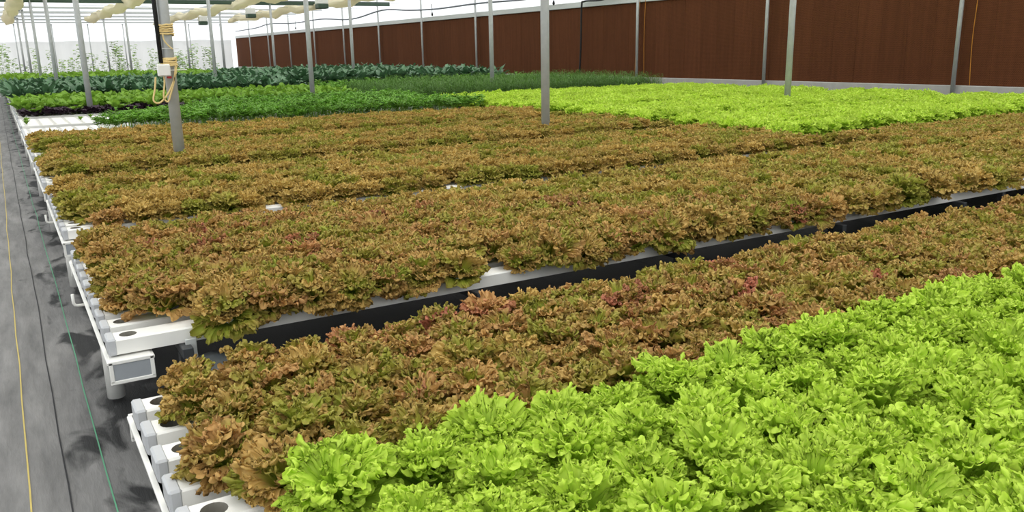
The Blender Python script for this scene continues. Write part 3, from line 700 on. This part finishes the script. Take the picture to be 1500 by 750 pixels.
pts += [P(x, y, .9, 1.2) for i, j, x, y in grid(FL[7], XL0, range(0, 2), 1.3, .35, LEN)]
crop('romaine_lettuce', pts, ROMA, 'upright light green romaine lettuce between purple leaves and kale', 'romaine lettuces', 'romaine', 'romaine_rows', 'massed light green romaine leaves in front of the kale')
pts = [P(x, y, .85, 1.15) for n in (6, 7) for i, j, x, y in grid(FR[n], XR0, range(10), .2, .05, LEN)]
crop('dill_plant', pts, DILL, 'feathery dark green dill plant behind the bright green lettuce', 'dill plants', 'dill', 'dill_rows', 'massed feathery dill along the brown pad wall')
pts = [P(x, y, .9, 1.15) for n in range(9, 13) for i, j, x, y in grid(FL[n], XL0, range(0, 10, 2), .32, .1, LEN)] + [P(x, y, 1.1, 1.4) for n in (9, 10, 11, 12, 13) for i, j, x, y in grid(FR[n], XR0, range(0, 10, 2), .32, .1, LEN - .5)]
crop('kale_plant', pts, KALE, 'blue-green kale plant with long wavy leaves in the tall bed', 'kale plants', 'kale', 'kale_rows', 'massed blue-green kale at the back of the tall bed')
pts = []
for yy in np.arange(31.5, 44, .42):
    for xx in np.arange(.35, 8.5, .42): pts.append(P(xx + R.uniform(-.1, .1), yy + R.uniform(-.1, .1), 1.7, 2.2))
crop('chard_plant', [(p[0], p[1], CH_Z - .02, p[3], p[4]) for p in pts], ROMA, 'tall mid-green leafy plant beyond the kale', 'leafy plants beyond the kale', 'chard', 'chard_rows', 'massed mid-green leaves beyond the kale')
# ---- climbing vines on strings before the end curtain
def vine_mesh(rng, h):
    a = Acc(); x = y = 0.0; prev = np.array([0, 0, 0.0])
    for i in range(int(h / .07)):
        p = np.array([.05 * math.sin(i * .6), .05 * math.cos(i * .5), i * .07]); 
        W = np.array([prev + (.006, 0, 0), prev - (.006, 0, 0), p - (.006, 0, 0), p + (.006, 0, 0)]); a.add(W, np.array([[0, 1, 2, 3]]), np.zeros(4)); prev = p
        for k in range(2):
            V, Q, T = blade(rng, rng.uniform(.16, .28), rng.uniform(.06, .1), rng.uniform(0, 40), rng.uniform(-60, -10), 3, 5)
            a.add(rotz(V, rng.uniform(0, 6.28)) + p, Q, T)
    return a.mesh('vine_plant', M['vine'])
VINE = [vine_mesh(nrng, h) for h in (1.6, 2.0, 2.5, 1.3)]
xx = -0.2; k = 0
while xx < 13.2:
    if R.random() < .8:
        yy = R.uniform(56, 61)
        o = solid('vine_plant', VINE[R.randrange(4)], (xx, yy, 0), R.uniform(.85, 1.1), R); o.rotation_euler.x = o.rotation_euler.y = 0
        tag(o, 'sparse climbing vine in front of the white end curtain', 'vine', 'vines by the end curtain')
    xx += R.uniform(.1, .3)

# ================================================================== SMALL THINGS
PX, PY = 1.41, 8.5
def helix(z0, z1, turns, r, ph=0.0, n=60, wob=.006):
    return [(PX + (r + R.uniform(0, wob)) * math.cos(ph + 2 * PI * turns * i / n), PY + (r + R.uniform(0, wob)) * math.sin(ph + 2 * PI * turns * i / n), z0 + (z1 - z0) * i / n + R.uniform(-.006, .006)) for i in range(n + 1)]
def bez(pts, n=12):
    """Catmull-Rom through points"""
    P_ = [Vector(p) for p in pts]; out = []
    for i in range(len(P_) - 1):
        a, b, c, d = P_[max(i - 1, 0)], P_[i], P_[i + 1], P_[min(i + 2, len(P_) - 1)]
        for k in range(n):
            t = k / n; out.append(.5 * ((2 * b) + (c - a) * t + (2 * a - 5 * b + 4 * c - d) * t * t + (3 * b - a - 3 * c + d) * t ** 3))
    out.append(P_[-1]); return out
def pix_at(x, y, Y):
    """point on the vertical plane through the post (world Y) seen at pixel x, y"""
    d = CM.T @ np.array([x - 750, y - 375, FOC]); t = Y / d[1]; return Vector((d[0] * t, Y, d[2] * t + CAM_H))
rope = empty('rope', (PX, PY, 1.3))
def rope_part(nm, pts, r=.009): 
    o = MB().tube(pts, r, 6).build(nm, M['rope']); o.parent = rope; o.matrix_parent_inverse = Matrix.Translation((-PX, -PY, -1.3)); return o
zt = pix_at(242, 44, PY).z; zb_ = pix_at(248, 91, PY).z
rope_part('rope_coil', helix(zt - .05, zt + .05, 5, .064)); rope_part('rope_coil', helix(zb_ - .04, zb_ + .04, 5, .064))
F_ = PY - .09
rope_part('rope_loop', bez([pix_at(257, 96, F_), pix_at(258, 105, F_), pix_at(252, 125, F_), pix_at(243, 142, F_), pix_at(233, 151, F_), pix_at(225, 147, F_), pix_at(227, 130, F_), pix_at(228, 113, F_)]), .008)
rope_part('rope_loop', bez([pix_at(257, 98, F_), pix_at(255, 118, F_), pix_at(250, 138, F_), pix_at(246, 149, F_), pix_at(240, 142, F_), pix_at(241, 120, F_), pix_at(239, 106, F_)]), .008)
rope_part('rope_strand', bez([pix_at(238, 48, F_), pix_at(240, 58, F_), pix_at(246, 66, F_), pix_at(253, 72, F_)]), .006)
tag(rope, 'cream rope coiled and looped around the grey post', 'rope')
b0 = pix_at(240, 103, PY - .1)
bxo = empty('socket_box', (b0.x, b0.y, b0.z))
MB().bbox(-.055, .055, -.03, .03, -.055, .055, .008).build('housing', M['white'], bxo)
MB().bbox(-.046, .046, -.034, -.029, -.046, .046, .003).build('cover', M['white'], bxo)
MB().bbox(.02, .06, -.02, .03, -.075, -.055, .003).build('red_plug', M['red'], bxo)
tag(bxo, 'small white socket box tied to the roped post', 'socket box')
conduit = MB().tube([(PX - .078, PY - .03, Z_EAVE - .14), (PX - .078, PY - .03, 2.2), (PX - .074, PY - .03, pix_at(240, 92, PY).z)], .02, 8).build('conduit', M['black'])
tag(conduit, 'black conduit strapped along the roped post', 'conduit')
wire = MB().tube([pix_at(237, 71, F_), pix_at(262, 71, F_)], .003, 5).build('tie_wire', M['white']); tag(wire, 'thin pale tie wire across the roped post', 'wire')
stick = MB().tube([pix_at(250, 103, F_), pix_at(274, 102, F_)], .005, 5).build('label_stick', M['white']); tag(stick, 'thin white stick pointing out from the roped post', 'stick')

# pad wall cables
def wall_pt(x, y, off=.12):
    d = CM.T @ np.array([x - 750, y - 375, FOC]); t = (X_WALL - off) / d[0]; return Vector((d[0] * t, d[1] * t, d[2] * t + CAM_H))
c = MB().tube(bez([wall_pt(*p, .22) for p in ((345, 46), (375, 41), (395, 35), (430, 34), (470, 28), (515, 28), (560, 15), (600, 15), (640, 13), (700, 5), (760, 0), (830, -8))], 6), .035, 6).build('water_hose', M['cable'])
tag(c, 'wavy grey water hose strung along the wall above the pads', 'hose')
for x, y in ((433, 40), (514, 31), (633, 19), (811, 2)):
    p = wall_pt(x, y, .22); o = empty('hose_nozzle', p)
    MB().tube([(0, 0, .35), (0, 0, 0)], .012, 6).build('nozzle_tube', M['black'], o); MB().tube([(0, 0, .02), (0, 0, -.06), (0, 0, -.12)], [.02, .045, .02], 8).build('nozzle_tip', M['black'], o)
    tag(o, 'small black nozzle hanging from the wall hose', 'nozzle', 'wall hose nozzles')
c = MB().tube(bez([wall_pt(905, -8, .2), wall_pt(880, 0, .2), wall_pt(856, 2, .2), wall_pt(852, 10, .2), wall_pt(851, 60, .2), wall_pt(849, 105, .2)], 8), .03, 6).build('black_cable', M['black'])
tag(c, 'black cable hanging down the brown pads beside a wall post', 'cable')
for a, b, lab in (((938, -5), (930, 105), 'orange cord hanging left of its wall post on the pads'), ((946, -5), (943, 108), 'orange cord hanging close beside a wall post on the pads'), ((1433, -5), (1420, 125), 'long orange cord hanging on the pads above the bright green lettuce')):
    p, q = wall_pt(*a, .05), wall_pt(*b, .05)
    c = MB().tube(bez([p, (p + q) / 2 + Vector((0, .03, 0)), q], 6), .007, 5).build('orange_cord', M['orange']); tag(c, lab, 'cord')

# roof curtains (retracted shade cloth bundles) and hanging boxes
def on_plane(x, y, z):
    d = CM.T @ np.array([x - 750, y - 375, FOC]); t = (z - CAM_H) / d[2]; return Vector((d[0] * t, d[1] * t, z))
def bundle(x, y0, y1, rad, label):
    n = 70; m = 12; vv = []
    q = random.Random(x)
    ph = [q.uniform(0, 6) for _ in range(6)]
    for i in range(n + 1):
        y = y0 + (y1 - y0) * i / n; sag = .07 * math.sin(i * .9 + ph[0]) + .04 * math.sin(i * 2.1 + ph[1])
        for k in range(m):
            a = 2 * PI * k / m; rr = rad * (1 + .25 * math.sin(3 * a + i * .35 + ph[2]) + .12 * math.sin(5 * a + i * .8 + ph[3])) * (.5 + .5 * min(1, i / 3))
            vv.append((x + 1.5 * rr * math.cos(a) + .05 * math.sin(i * .5 + ph[4]), y, Z_EAVE - .3 + sag + rr * math.sin(a)))
    fs = [(i*m+k, i*m+(k+1)%m, (i+1)*m+(k+1)%m, (i+1)*m+k) for i in range(n) for k in range(m)] + [tuple(range(m))[::-1]]
    o = MB().add(vv, fs, 0, True).build('shade_curtain', M['cream']); tag(o, label, 'curtain'); return o
for (x, y), lab in (((10, 32), 'gathered cream shade curtain over the aisle'), ((128, 30), 'gathered cream shade curtain above the post row by the aisle'), ((226, 34), 'gathered cream shade curtain above the middle of the house'), ((335, 30), 'gathered cream shade curtain closest to the pad wall')):
    p = on_plane(x, y, Z_EAVE - .3); bundle(p.x, p.y, 4.0, .16, lab)
for x, y, z, lab in ((297, 30, 3.45, 'small white hanging box fan with dark green mouth, far one'), (367, 19, 3.45, 'white hanging box fan with dark green mouth beside the cream curtain'), (471, 4, 3.45, 'white hanging box fan with dark green mouth near the pad wall')):
    p = on_plane(x, y, z); yb = 8.5 + 4.65 * round((p.y - 8.5) / 4.65); p = Vector((p.x * yb / p.y, yb, CAM_H + (p.z - CAM_H) * yb / p.y)); z = p.z; o = empty('box_fan', p)
    MB().bbox(-.2, .2, -.2, .2, -.05, .22, .02).build('fan_housing', M['white'], o)
    MB().bbox(-.2, .2, -.22, .2, -.22, -.05, .02).build('fan_mouth', M['darkgreen'], o)
    MB().tube([(0, 0, .2), (0, 0, Z_EAVE - z - .02)], .015, 6).build('hanger', M['steel'], o)
    tag(o, lab, 'fan')

# details at the bench across the gap
c = MB(); 
n = 14; vv = []
for i in range(9):
    y = i / 8 * .42
    for k in range(n + 1):
        a = PI * k / n; vv.append((.1 * math.cos(a), y, .1 * math.sin(a)))
c.add(vv, [(i*(n+1)+k, i*(n+1)+k+1, (i+1)*(n+1)+k+1, (i+1)*(n+1)+k) for i in range(8) for k in range(n)], 0, True)
o = c.build('half_pipe', M['pipe'], None, (XL0 + .33, FL[1] - .44, .40)); tag(o, 'dark grey half-round pipe cover beside the drain gutter', 'pipe')
sm = o.modifiers.new('thickness', 'SOLIDIFY'); sm.thickness = .008
o = MB().bbox(-.02, .02, -.006, .006, -.05, .05, .002).build('clip_bracket', M['alu'], None, (XL0 + .27, FL[1] + .02, .51)); tag(o, 'small silver clip bracket under the front channel', 'bracket')
